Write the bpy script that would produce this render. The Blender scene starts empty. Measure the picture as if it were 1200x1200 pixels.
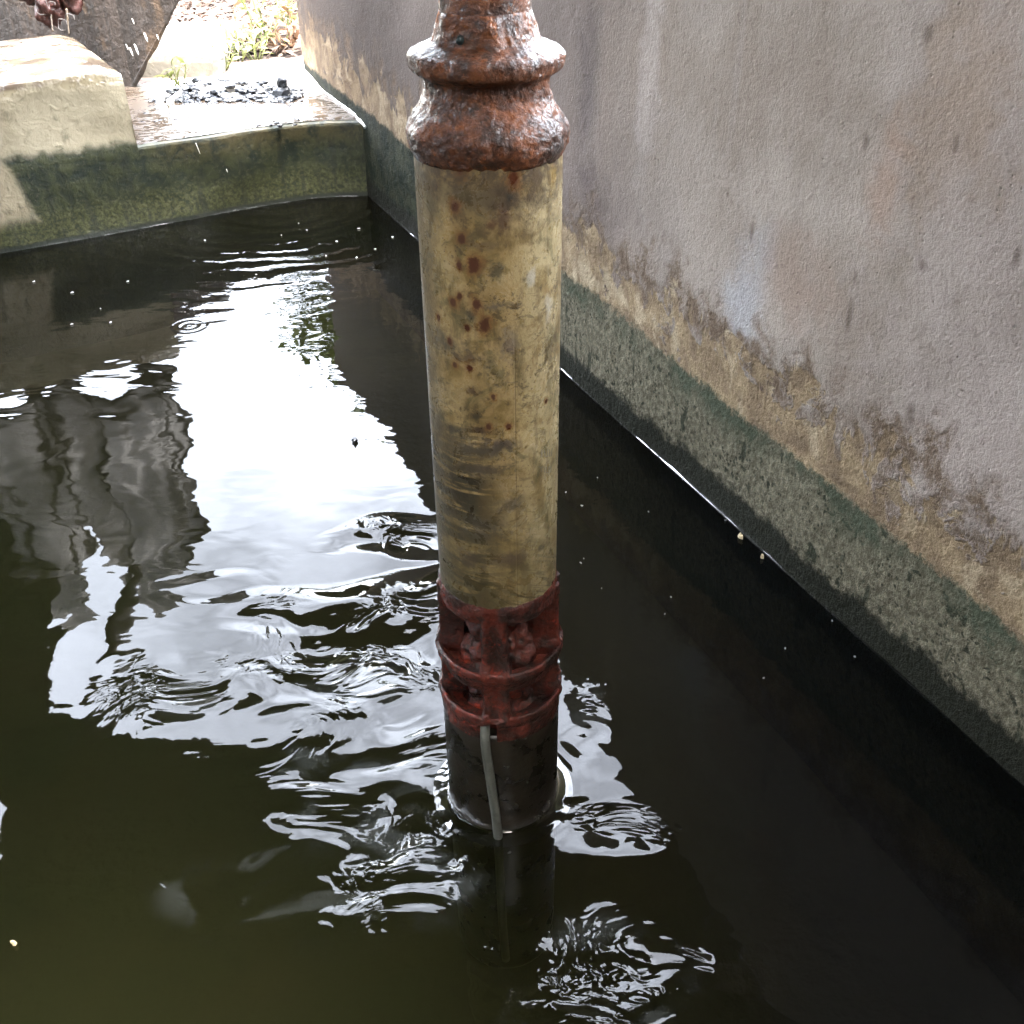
import bpy, bmesh, math, random
from mathutils import Vector, Matrix, noise as mn
random.seed(7)
R = math.radians
S = bpy.context.scene
COL = S.collection

# ------------------------------------------------------------------ camera
F, PITCH, ROLL, CAMZ = 1200.0, R(34.0), math.atan2(23, 1765), 1.2
fw = Vector((0, math.cos(PITCH), -math.sin(PITCH)))
up0 = Vector((0, math.sin(PITCH), math.cos(PITCH))); rt0 = Vector((1, 0, 0))
rt = rt0*math.cos(ROLL) - up0*math.sin(ROLL)
up = up0*math.cos(ROLL) + rt0*math.sin(ROLL)
O = Vector((0, 0, CAMZ))
cam = bpy.data.objects.new('camera', bpy.data.cameras.new('camera')); COL.objects.link(cam)
cam.matrix_world = Matrix(((rt.x, up.x, -fw.x, 0), (rt.y, up.y, -fw.y, 0), (rt.z, up.z, -fw.z, CAMZ), (0, 0, 0, 1)))
cam.data.sensor_width = 36; cam.data.lens = 36; cam.data.clip_start = .02; cam.data.clip_end = 2000
S.camera = cam

def ray(u, v): return (fw + rt*((u-600)/F) - up*((v-600)/F)).normalized()
def at(u, v, z=0.0):
    d = ray(u, v); return O + d*((z-CAMZ)/d.z)
def aty(u, v, Y):
    d = ray(u, v); return O + d*(Y/d.y)
def onplane(u, v, P, n):
    d = ray(u, v); return O + d*((P-O).dot(n)/d.dot(n))

# ------------------------------------------------------------------ object helpers
def tag(o, label=None, cat=None, group=None, kind=None):
    if label: o['label'] = label
    if cat: o['category'] = cat
    if group: o['group'] = group
    if kind: o['kind'] = kind
    return o
def mesh(name, verts, faces, mat, parent=None, smooth=True, loc=None, uvs=None):
    me = bpy.data.meshes.new(name); me.from_pydata([tuple(v) for v in verts], [], faces); me.update()
    if smooth: me.polygons.foreach_set('use_smooth', [True]*len(me.polygons))
    if uvs is not None:
        uvl = me.uv_layers.new(name='UVMap')
        li = [0]*len(me.loops); me.loops.foreach_get('vertex_index', li)
        flat = []
        for i in li: flat += uvs[i]
        uvl.data.foreach_set('uv', flat)
    o = bpy.data.objects.new(name, me); COL.objects.link(o)
    if mat: me.materials.append(mat)
    if parent: o.parent = parent
    if loc is not None: o.location = loc
    return o
def empty(name, loc):
    o = bpy.data.objects.new(name, None); o.empty_display_size = .1; COL.objects.link(o); o.location = loc; return o
def tube_data(pts, rad, segs=10, cap=True):
    V, Fc = [], []
    n = len(pts); pts = [Vector(p) for p in pts]
    rr = rad if isinstance(rad, (list, tuple)) else [rad]*n
    prev = None
    for i, p in enumerate(pts):
        t = (pts[min(i+1, n-1)] - pts[max(i-1, 0)]).normalized()
        a = prev if prev is not None else (Vector((0, 0, 1)) if abs(t.z) < .9 else Vector((1, 0, 0)))
        b = t.cross(a).normalized(); a = b.cross(t).normalized(); prev = a
        for k in range(segs):
            q = 2*math.pi*k/segs
            V.append(p + (a*math.cos(q) + b*math.sin(q))*rr[i])
    for i in range(n-1):
        for k in range(segs):
            k2 = (k+1) % segs
            Fc.append((i*segs+k, i*segs+k2, (i+1)*segs+k2, (i+1)*segs+k))
    if cap:
        Fc.append(tuple(range(segs))[::-1]); Fc.append(tuple((n-1)*segs+k for k in range(segs)))
    return V, Fc
def join(*parts):
    V, Fc = [], []
    for v, f in parts:
        o = len(V); V += v; Fc += [tuple(i+o for i in q) for q in f]
    return V, Fc
def fbm(p, oct=4):
    a, s, t = 1, 1, 0
    for i in range(oct):
        t += a*mn.noise(Vector(p)*s); a *= .5; s *= 2.03
    return t
def sm(a, b, x):
    t = min(1, max(0, (x-a)/(b-a))); return t*t*(3-2*t)

# ------------------------------------------------------------------ node helper
class NT:
    def __init__(s, name):
        s.mat = bpy.data.materials.new(name); s.mat.use_nodes = True
        s.t = s.mat.node_tree; s.t.nodes.clear()
        s.out = s.t.nodes.new('ShaderNodeOutputMaterial')
        s.b = s.t.nodes.new('ShaderNodeBsdfPrincipled')
        s.t.links.new(s.b.outputs[0], s.out.inputs[0])
    def put(s, sock, v):
        if hasattr(v, 'is_linked') and hasattr(v, 'node'): s.t.links.new(v, sock)
        else:
            if isinstance(v, (tuple, list)) and sock.type == 'RGBA' and len(v) == 3: v = (*v, 1)
            sock.default_value = v
    def m(s, op, a, b=None, c=None, clamp=False):
        n = s.t.nodes.new('ShaderNodeMath'); n.operation = op; n.use_clamp = clamp
        s.put(n.inputs[0], a)
        if b is not None: s.put(n.inputs[1], b)
        if c is not None: s.put(n.inputs[2], c)
        return n.outputs[0]
    def add(s, a, b): return s.m('ADD', a, b)
    def mul(s, a, b): return s.m('MULTIPLY', a, b)
    def sub(s, a, b): return s.m('SUBTRACT', a, b)
    def step(s, x, lo, hi, a=0.0, b=1.0):
        n = s.t.nodes.new('ShaderNodeMapRange'); n.interpolation_type = 'SMOOTHSTEP'
        s.put(n.inputs[0], x); s.put(n.inputs[1], lo); s.put(n.inputs[2], hi); s.put(n.inputs[3], a); s.put(n.inputs[4], b)
        return n.outputs[0]
    def mix(s, f, a, b):
        n = s.t.nodes.new('ShaderNodeMix'); n.data_type = 'RGBA'
        s.put(n.inputs[0], f); s.put(n.inputs[6], a); s.put(n.inputs[7], b); return n.outputs[2]
    def mulc(s, f, a, b):
        n = s.t.nodes.new('ShaderNodeMix'); n.data_type = 'RGBA'; n.blend_type = 'MULTIPLY'
        s.put(n.inputs[0], f); s.put(n.inputs[6], a); s.put(n.inputs[7], b); return n.outputs[2]
    def coord(s, k='Object'): return s.t.nodes.new('ShaderNodeTexCoord').outputs[k]
    def sc(s, v, x, y=None, z=None):
        n = s.t.nodes.new('ShaderNodeMapping'); s.put(n.inputs[0], v)
        n.inputs[3].default_value = (x, x if y is None else y, x if z is None else z); return n.outputs[0]
    def noise(s, v, scale=5, detail=4, rough=.55, dist=0, col=False):
        n = s.t.nodes.new('ShaderNodeTexNoise'); s.put(n.inputs['Vector'], v)
        n.inputs['Scale'].default_value = scale; n.inputs['Detail'].default_value = detail
        n.inputs['Roughness'].default_value = rough; n.inputs['Distortion'].default_value = dist
        return n.outputs['Color' if col else 'Fac']
    def vor(s, v, scale, feat='F1', rnd=1):
        n = s.t.nodes.new('ShaderNodeTexVoronoi'); s.put(n.inputs['Vector'], v); n.feature = feat
        n.inputs['Scale'].default_value = scale; n.inputs['Randomness'].default_value = rnd
        return n.outputs['Distance']
    def sep(s, v):
        n = s.t.nodes.new('ShaderNodeSeparateXYZ'); s.put(n.inputs[0], v); return n.outputs
    def comb(s, x, y, z=0.0):
        n = s.t.nodes.new('ShaderNodeCombineXYZ'); s.put(n.inputs[0], x); s.put(n.inputs[1], y); s.put(n.inputs[2], z); return n.outputs[0]
    def spot(s, x, y, cx, cy, rx, ry, w, lo=1.0, hi=.45):
        dx = s.m('DIVIDE', s.sub(x, cx), rx); dy = s.m('DIVIDE', s.sub(y, cy), ry)
        d = s.m('SQRT', s.add(s.mul(dx, dx), s.mul(dy, dy)))
        return s.step(s.add(d, w), hi, lo, 1, 0)
    def bump(s, h, dist=1.0, strength=1.0, nrm=None):
        n = s.t.nodes.new('ShaderNodeBump'); s.put(n.inputs['Height'], h)
        n.inputs['Distance'].default_value = dist; s.put(n.inputs['Strength'], strength)
        if nrm is not None: s.put(n.inputs['Normal'], nrm)
        return n.outputs[0]
    def set(s, **k):
        for a, v in k.items(): s.put(s.b.inputs[a.replace('_', ' ')], v)
        return s

# ------------------------------------------------------------------ scene constants
AX = Vector((-.0188, 1.0385, 0))                    # pump axis
WA = Vector((.12936, 2.46353, 0))                   # a point on the waterline of the tall wall
WD = Vector((.40248, -.91543, 0)); WN = Vector((-.91543, -.40248, 0))   # along it, out of it
BA = Vector((-1.73016, 3.39249, 0)); BD = Vector((.8698, .4934, 0)); BN = Vector((-.4934, .8698, 0))  # low wall, BN away from the camera
ZS = .277                                           # floor of the notch
BASE = -.35                                         # foot of the pump
EXPOSURE = 5.6

# ------------------------------------------------------------------ materials
def mat_rust(name, dark=1.0, red=0.0):
    n = NT(name); c = n.coord()
    a = n.noise(c, 24, 6, .68, .3); b = n.noise(c, 80, 5, .7, .2); d = n.noise(c, 10, 4, .6, .5)
    col = n.mix(n.step(a, .38, .64), (.050*dark, (.0190-.004*red)*dark, .0090*dark), (.190*dark, (.056-.026*red)*dark, .0135*dark))
    col = n.mix(n.mul(n.step(b, .52, .68), n.step(d, .45, .62)), col, (.46*dark, (.130-.080*red)*dark, .018*dark))
    col = n.mix(n.mul(n.step(n.noise(c, 38, 5, .65), .50, .64), .80 if red else .65), col, (.014, .010, .007))
    col = n.mix(n.mul(n.step(n.noise(c, 46, 4, .65, .6), .63, .72), .3), col, (.10, .07, .045) if not red else (.06, .05, .028))
    wet = n.step(n.noise(c, 30, 4, .6), .36, .58)
    h = n.add(n.mul(n.noise(c, 105, 6, .70), .0066), n.mul(n.noise(c, 330, 3, .65), .0016))
    h = n.sub(h, n.mul(n.step(n.vor(c, 130), .30, .05), .0010))
    hw = n.add(n.mul(n.noise(c, 85, 4, .6), .0075), n.mul(n.noise(c, 260, 2, .6), .0010))
    n.set(Base_Color=col, Roughness=.6, Normal=n.bump(h), Coat_Weight=n.step(wet, 0, 1, .3 if not red else .7, 1.0), Coat_Roughness=.07, Coat_IOR=1.4, Coat_Normal=n.bump(hw))
    n.b.inputs['Specular IOR Level'].default_value = .18
    return n.mat
M_RUST = mat_rust('rust'); M_RED = mat_rust('wet_red_rust', .62, 1)

def cyl(u, v, r):
    d = ray(u, v); ox, oy = O.x-AX.x, O.y-AX.y
    a = d.x**2+d.y**2; b = 2*(ox*d.x+oy*d.y); c = ox*ox+oy*oy-r*r
    t = (-b-math.sqrt(b*b-4*a*c))/(2*a); P = O+d*t
    return math.atan2(P.x-AX.x, -(P.y-AX.y)), P.z

def mat_casing():
    n = NT('stained_enamel'); c = n.coord(); uv = n.sep(n.coord('UV')); x, y = uv[0], uv[1]
    RC = .0739
    w1 = n.noise(c, 30, 6, .68, .4); w2 = n.noise(c, 75, 6, .7); w3 = n.noise(c, 9, 3, .6)
    col = n.mix(n.step(w3, .36, .66), (0.3349, 0.2436, 0.1137), (0.2283, 0.1502, 0.0507))
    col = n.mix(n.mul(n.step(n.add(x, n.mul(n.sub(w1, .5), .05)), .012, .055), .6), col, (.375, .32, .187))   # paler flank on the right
    col = n.mix(n.mul(n.step(w1, .49, .64), .80), col, (.165, .105, .030))            # ochre staining
    col = n.mix(n.mul(n.step(w1, .46, .36), .45), col, (0.4140, 0.3300, 0.1860))
    col = n.mix(n.mul(n.step(n.noise(n.sc(c, 1, 1, .35), 40, 5, .65), .53, .66), .7), col, (.085, .060, .022))
    col = n.mix(n.mul(n.step(n.noise(c, 17, 6, .7, .8), .54, .64), .6), col, (.075, .068, .030))
    # brown grime creeping down from the head
    top = n.step(n.add(y, n.mul(w1, .13)), .915, .985)
    col = n.mix(n.mul(top, n.step(w2, .30, .62)), col, (.062, .042, .026))
    # dark horizontal scrapes, lower half, mostly left of the seam
    st = n.noise(n.comb(n.mul(x, 10), n.mul(y, 75), n.mul(w1, .8)), 1.0, 4, .6, .6)
    zone = n.mul(n.step(n.add(y, n.mul(w1, .08)), .76, .62), n.step(n.add(x, n.mul(w1, .05)), .055, -.005))
    col = n.mix(n.mul(n.mul(n.step(st, .40, .52), zone), 1.0), col, (.026, .021, .014))
    st2 = n.noise(n.comb(n.mul(x, 20), n.mul(n.add(y, n.mul(x, .6)), 130), 3.0), 1.0, 4, .6, .5)
    zone2 = n.step(y, .56, .40)
    col = n.mix(n.mul(n.mul(n.step(st2, .48, .60), zone2), .9), col, (.048, .034, .015))
    mot = n.mul(n.step(n.noise(n.sc(c, 1, 1, 1.6), 62, 6, .72, .6), .53, .62), n.step(n.noise(c, 8, 3, .6), .36, .54))
    col = n.mix(n.mul(mot, .75), col, (.070, .050, .022))
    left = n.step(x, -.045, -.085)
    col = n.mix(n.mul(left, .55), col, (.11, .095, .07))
    # fine speckle
    sp = n.step(n.vor(c, 190), .20, .08); sp = n.mul(sp, n.step(n.noise(c, 16, 3), .50, .62))
    col = n.mix(n.mul(sp, .75), col, (.06, .035, .02))
    col = n.mix(n.mul(n.step(n.noise(c, 120, 3, .6), .60, .70), .6), col, (.060, .038, .018))
    blot = n.mul(n.step(n.noise(c, 45, 6, .72, .5), .54, .62), n.step(n.noise(c, 11, 3, .6), .44, .60))
    col = n.mix(n.mul(blot, .85), col, (.062, .043, .024))
    col = n.mix(n.mul(n.step(n.noise(n.sc(c, 1, 1, .22), 60, 5, .65), .55, .66), .45), col, (.10, .07, .032))
    col = n.mix(n.mul(n.step(y, .66, .44), .38), col, n.mix(w1, (.058, .048, .020), (.125, .098, .040)))  # lower half darker and greener: dirt plus light fall-off put into the colour
    ww = n.mul(n.sub(w2, .5), 2.6)
    fine = n.mul(n.sub(n.noise(c, 160, 3, .6), .5), .9)
    ws = n.add(ww, fine)
    for u, v, rx, ry, cc in [
        (597,405,8,14,(.13,.10,.075)), (583,319,7,8,(.035,.035,.022)), (552,371,5,6,(.03,.032,.025)), (576,360,10,3.5,(.10,.08,.065)), (566,288,18,4,(.13,.09,.045)),
        (585,236,16,14,(.055,.035,.026)), (597,232,6,8,(.02,.02,.022)), (590,255,6,12,(.06,.03,.02)), (553,232,28,10,(.10,.075,.04)), (575,263,4.5,4.5,(.07,.022,.012)),
        (520,402,26,9,(.075,.065,.05)), (549,420,16,5,(.07,.045,.025)), (553,459,9,4,(.045,.02,.012)), (559,487,5,5,(.025,.018,.012)), (561,504,8,4,(.035,.015,.01)), (537,506,12,5,(.05,.045,.035)),
        (590,522,14,6,(.055,.045,.04)), (556,528,30,6,(.075,.062,.045)), (570,551,24,6,(.06,.048,.036)), (600,592,14,9,(.08,.065,.045)), (565,620,26,12,(.07,.058,.04)), (550,655,16,10,(.06,.045,.03)), (600,655,18,8,(.07,.05,.035)),
        (632,596,3,9,(.10,.075,.03)), (640,612,5,9,(.07,.055,.02)), (634,642,5,3,(.035,.03,.02)), (622,325,5,7,(.36,.33,.27)), (643,362,6,11,(.38,.35,.28)), (645,268,5,5,(.18,.14,.06)), (648,205,6,12,(.20,.13,.04))]:
        th, z = cyl(u, v, RC); s = z and 1/830.0
        col = n.mix(n.mul(n.spot(x, y, th*RC, z, rx*s*1.2, ry*s*1.3, ws, 1.15, .15), .78), col, cc)
    for u, v, r in [(541,281,6),(555,310,8.5),(538,311,5),(559,357,7),(567,381,8),(531,354,5),(538,347,4.5),(547,384,4.5),(514,373,4),(551,432,6),(533,428,4),(533,242,6),(578,465,3.5),(596,500,4),(572,500,4),(602,210,8),(540,196,9),(640,470,3),(527,400,4)]:
        th, z = cyl(u, v, RC); s = 1/830.0
        col = n.mix(n.mul(n.spot(x, y, th*RC, z, r*s*1.25, r*s*1.6, ww, 1.15, .1), .75), col, (.16, .070, .018))
        col = n.mix(n.spot(x, y, th*RC, z, r*s*.72, r*s*1.0, n.mul(ww, .7)), col, (.065, .019, .007))
    th, z = cyl(603.5, 450, RC)
    seam = n.mul(n.step(n.m('ABSOLUTE', n.sub(x, th*RC)), .0009, .0003), n.step(y, .80, .70))
    col = n.mix(n.mul(seam, .45), col, (.12, .085, .045))
    h = n.add(n.mul(w2, .0012), n.mul(n.noise(c, 240, 3), .0004)); h = n.sub(h, n.mul(seam, .0004))
    n.set(Base_Color=col, Roughness=n.step(w1, .3, .7, .20, .42), Normal=n.bump(h)); return n.mat
M_CASE = mat_casing()

def mat_motor():
    n = NT('wet_motor_steel'); c = n.coord()
    a = n.noise(c, 30, 5, .6); b = n.noise(n.sc(c, 1, 1, .2), 60, 4, .6)
    col = n.mix(n.step(a, .4, .65), (.008, .0065, .004), (.019, .014, .008)); col = n.mix(n.mul(n.step(b, .55, .7), .5), col, (.02, .02, .014))
    n.set(Base_Color=col, Roughness=n.step(a, .3, .7, .22, .42), Normal=n.bump(n.mul(n.noise(c, 110, 5, .65), .0009))); return n.mat
M_MOTOR = mat_motor()
def mat_plain(name, col, rough=.5, var=.35, scale=40, bumpd=.0005, spec=.5):
    n = NT(name); c = n.coord(); a = n.noise(c, scale, 5, .6)
    n.set(Base_Color=n.mix(a, tuple(k*(1-var) for k in col), tuple(min(.9, k*(1+var)) for k in col)), Roughness=rough, Normal=n.bump(n.mul(n.noise(c, scale*3, 4, .6), bumpd)))
    n.b.inputs['Specular IOR Level'].default_value = spec
    return n.mat
M_CABLE = mat_plain('cable_sheath', (.085, .088, .074), .42, .6, 60, .0008, .25)
M_PRINT = mat_plain('faded_print', (.13, .115, .085), .5, .3, 300)
M_HOLE = mat_plain('dark_hole', (.010, .02, .018), .3)

def mat_wall():
    n = NT('stained_plaster'); c = n.coord(); p = n.sep(c); x, z = p[0], p[2]        # x along, z up
    n1 = n.noise(c, 3.2, 5, .6); n2 = n.noise(c, 14, 6, .62, .3); n3 = n.noise(c, 60, 5, .65); n4 = n.noise(c, 220, 3, .6)
    vs = n.noise(n.comb(n.mul(x, 9), n.mul(z, 1.1), 0.0), 1.0, 5, .65, .8)            # streaks that run down
    # plaster
    col = n.mix(n.step(n1, .36, .64), (.400, .348, .302), (.300, .250, .208))
    col = n.mix(n.mul(n.step(vs, .50, .74), .28), col, (0.4400, 0.3880, 0.3640))
    col = n.mix(n.mul(n.step(vs, .46, .26), .26), col, (0.2000, 0.1560, 0.1440))
    col = n.mix(n.mul(n.step(n.add(x, n.mul(n1, 1.2)), 1.25, .55), .8), col, (.165, .132, .120))   # darker mauve towards the far end
    col = n.mix(n.mul(n.step(n.add(x, n.mul(n.sub(n2, .5), .8)), .95, 1.3), .5), col, (0.4592, 0.3977, 0.3731))
    ww = n.mul(n.sub(n2, .5), 2.2)
    for u, v, rx, rz, cc, k in [(872,360,.085,.15,(.42,.44,.48),.55), (890,300,.05,.08,(.44,.46,.50),.40), (1120,150,.13,.16,(.33,.25,.19),.55), (1150,60,.12,.10,(.38,.30,.24),.45), (700,240,.09,.11,(.12,.092,.09),.5), (930,330,.16,.10,(.34,.255,.205),.6), (1040,215,.05,.13,(.38,.27,.21),.6), (760,90,.05,.25,(.5,.44,.41),.5), (690,80,.07,.3,(.11,.09,.09),.5)]:
        Q = onplane(u, v, WA, WN); s = (Q-WA).dot(WD)
        col = n.mix(n.mul(n.spot(x, z, s, Q.z, rx, rz, ww, 1.1, .1), k), col, cc)
    col = n.mix(n.mul(n.step(n3, .56, .70), .35), col, (.15, .115, .10))
    col = n.mix(n.mul(n.step(n.add(x, n.mul(n1, .8)), .1, -1.2), .72), col, n.mix(n2, (.045, .035, .032), (.085, .065, .055)))
    # dark drips and pocks
    pk = n.mul(ww, .35)
    for u, v, rx, rz in [(880,270,.008,.03),(1083,310,.014,.014),(1015,165,.009,.016),(1065,487,.012,.026),(995,370,.010,.045),(1003,325,.008,.02),(852,228,.006,.008),(1120,170,.008,.02),(1192,300,.008,.02),(830,388,.01,.01),(1085,40,.01,.015)]:
        Q = onplane(u, v, WA, WN); s = (Q-WA).dot(WD)
        col = n.mix(n.mul(n.spot(x, z, s, Q.z, rx, rz, n.mul(ww, .6), 1.15, .1), .62), col, (.105, .080, .068))
    # bare ochre coat where the plaster has gone
    e = n.noise(n.comb(n.mul(x, 9), n.mul(z, 8), 0.0), 1.0, 6, .66, .5)
    eb = n.noise(n.comb(n.mul(x, 4.0), n.mul(z, 3.2), 3.0), 1.0, 3, .6, .3)
    edge = n.add(n.sub(n.add(n.mul(e, .30), n.mul(eb, .16)), .23), n.sub(.395, n.mul(x, .045)))
    dz = n.sub(edge, z)                                                              # >0 below the plaster
    rough_zone = n.mul(n.step(n.add(dz, n.mul(n.sub(n2, .5), .30)), -.13, .0), n.step(n.noise(c, 28, 5, .7), .36, .56, .35, 1))
    col = n.mix(n.mul(rough_zone, n.step(n2, .30, .62)), col, (0.1692, 0.1224, 0.0864))
    och = n.mix(n.step(n2, .36, .64), (.36, .272, .168), (.215, .155, .10)); och = n.mix(n.step(n.noise(c, 9, 4, .6, .5), .5, .66), och, (.46, .37, .25))
    och = n.mix(n.mul(n.step(n3, .56, .68), .5), och, (.13, .09, .06))
    isl = n.noise(n.comb(n.mul(x, 13), n.mul(z, 9), 4.0), 1.0, 6, .68, .5)
    om = n.mul(n.step(dz, -.03, -.01), n.step(n.add(isl, n.mul(dz, 1.2)), .47, .52))
    col = n.mix(om, col, och)
    # moss line and grey algae under it
    medge = n.add(n.sub(.272, n.mul(x, .034)), n.add(n.mul(n.sub(e, .5), .055), n.mul(n.sub(n3, .5), .035)))
    dm = n.sub(medge, z)
    grey = n.mix(n.step(n3, .36, .62), (.205, .185, .130), (.105, .098, .066))
    sp = n.mul(n.step(n.noise(c, 46, 3, .6, .4), .56, .64), n.step(n.noise(c, 8, 3), .36, .56))
    grey = n.mix(n.mul(sp, .95), grey, (.028, .032, .020)); sp2 = n.mul(n.step(n.vor(c, 85), .34, .22), n.step(n.noise(c, 12, 4, .65), .46, .58)); grey = n.mix(n.mul(sp2, .9), grey, (.032, .034, .022))
    big = n.noise(n.comb(n.mul(x, 20), n.mul(z, 9), 1.0), 1.0, 4, .6, .5)
    grey = n.mix(n.mul(n.step(big, .60, .67), .85), grey, (.024, .030, .018))
    low = n.mix(n.mul(n.step(n.add(dm, n.mul(n.sub(n2, .5), .16)), .085, .015), n.step(n.noise(c, 6, 5, .65, .5), .40, .56, .12, 1)), grey, n.mix(n3, (0.0446, 0.0590, 0.0374), (0.1008, 0.1116, 0.0756)))
    low = n.mix(n.step(n.add(x, n.mul(n2, .6)), .1, -.8), low, n.mix(n.step(n2, .35, .65), (.008, .014, .008), (.042, .048, .026)))
    col = n.mix(n.step(n.add(dm, n.mul(n.sub(n.noise(c, 150, 3, .6), .5), .02)), -.008, .010), col, low)
    # splash-wet foot
    de = n.sub(n.add(n.add(n.mul(n.sub(e, .5), .06), n.mul(n.sub(n2, .5), .06)), n.add(n.mul(n.sub(n3, .5), .035), .070)), z)
    col = n.mix(n.step(de, -.012, .016), col, n.mix(n3, (.009, .010, .0065), (.024, .025, .016)))
    col = n.mulc(n.step(x, -.6, -1.6), col, (.55, .52, .5))  # far end multiplied darker, shade put into the colour
    h = n.add(n.add(n.mul(n3, .0030), n.mul(n4, .0016)), n.mul(n2, .007)); h = n.add(h, n.mul(n.noise(c, 120, 6, .75), .0022))
    h = n.sub(h, n.mul(om, .0035)); h = n.sub(h, n.mul(rough_zone, n.mul(n.noise(c, 45, 4, .7), .009)))
    pit = n.mul(n.step(n.vor(c, 55), .16, .06), n.step(n.noise(c, 13, 3), .5, .6)); h = n.sub(h, n.mul(pit, .004))
    n.set(Base_Color=col, Roughness=.85, Normal=n.bump(h)); n.b.inputs['Specular IOR Level'].default_value = .12
    return n.mat
M_WALL = mat_wall()

def mat_low():
    n = NT('mossy_concrete'); c = n.coord(); p = n.sep(c); x, z = p[0], p[2]         # x along the low wall from BA
    n1 = n.noise(c, 5, 5, .6); n2 = n.noise(c, 20, 5, .65, .3); n3 = n.noise(c, 80, 4, .65)
    col = n.mix(n.step(n1, .36, .66), (0.2587, 0.2274, 0.1537), (0.1960, 0.1646, 0.1035))
    col = n.mix(n.mul(n.step(n2, .54, .68), .55), col, (.075, .062, .036))
    # algae below, its upper edge wandering; a pale corner at the far left
    edge = n.add(.315, n.add(n.mul(n.sub(n1, .5), .10), n.mul(n.sub(n2, .5), .05)))
    d = n.sub(edge, z)
    mos = n.mix(n.step(n2, .34, .64), (.006, .012, .007), (.031, .036, .012))
    mos = n.mix(n.step(z, .16, .07), mos, n.mix(n.step(n3, .35, .65), (.012, .017, .005), (.056, .058, .015)))
    mos = n.mix(n.mul(n.step(n3, .55, .66), .5), mos, (.068, .064, .040))
    k = n.mul(n.step(d, -.015, .03), n.step(n.sub(x, n.add(n.mul(n.sub(.27, z), .30), n.mul(n1, .08))), .04, .07))
    k = n.m('MAXIMUM', k, n.step(n.add(z, n.mul(n2, .05)), .15, .09))
    col = n.mix(k, col, mos)
    drip = n.noise(n.comb(n.mul(x, 26), n.mul(z, 4), 0.0), 1.0, 4, .6)
    col = n.mix(n.mul(n.mul(n.step(drip, .5, .66), n.step(d, .0, .06)), .6), col, (.008, .012, .008))
    col = n.mix(n.mul(n.mul(n.step(x, .5, .7), n.step(z, .17, .26)), n.mul(n.step(n2, .35, .6), .55)), col, (.07, .05, .018))
    col = n.mix(n.step(z, .022, .010), col, (.012, .016, .01))
    tp = n.step(z, .495, .51)
    col = n.mix(n.mul(tp, n.step(n.noise(c, 4, 5, .65, .4), .40, .58)), col, n.mix(n2, (.050, .032, .020), (.13, .10, .07)))
    wet = n.mul(n.step(z, .46, .50), n.step(n.noise(c, 7, 4, .6), .36, .60))
    rgh = n.m('MINIMUM', n.step(wet, 0, 1, .72, .07), n.step(d, -.01, .05, .75, .55))
    h = n.add(n.mul(n2, .006), n.mul(n3, .0022)); h = n.mul(h, n.step(wet, 0, 1, 1, .12))
    n.set(Base_Color=col, Roughness=rgh, Normal=n.bump(h)); return n.mat
M_LOW = mat_low()

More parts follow.
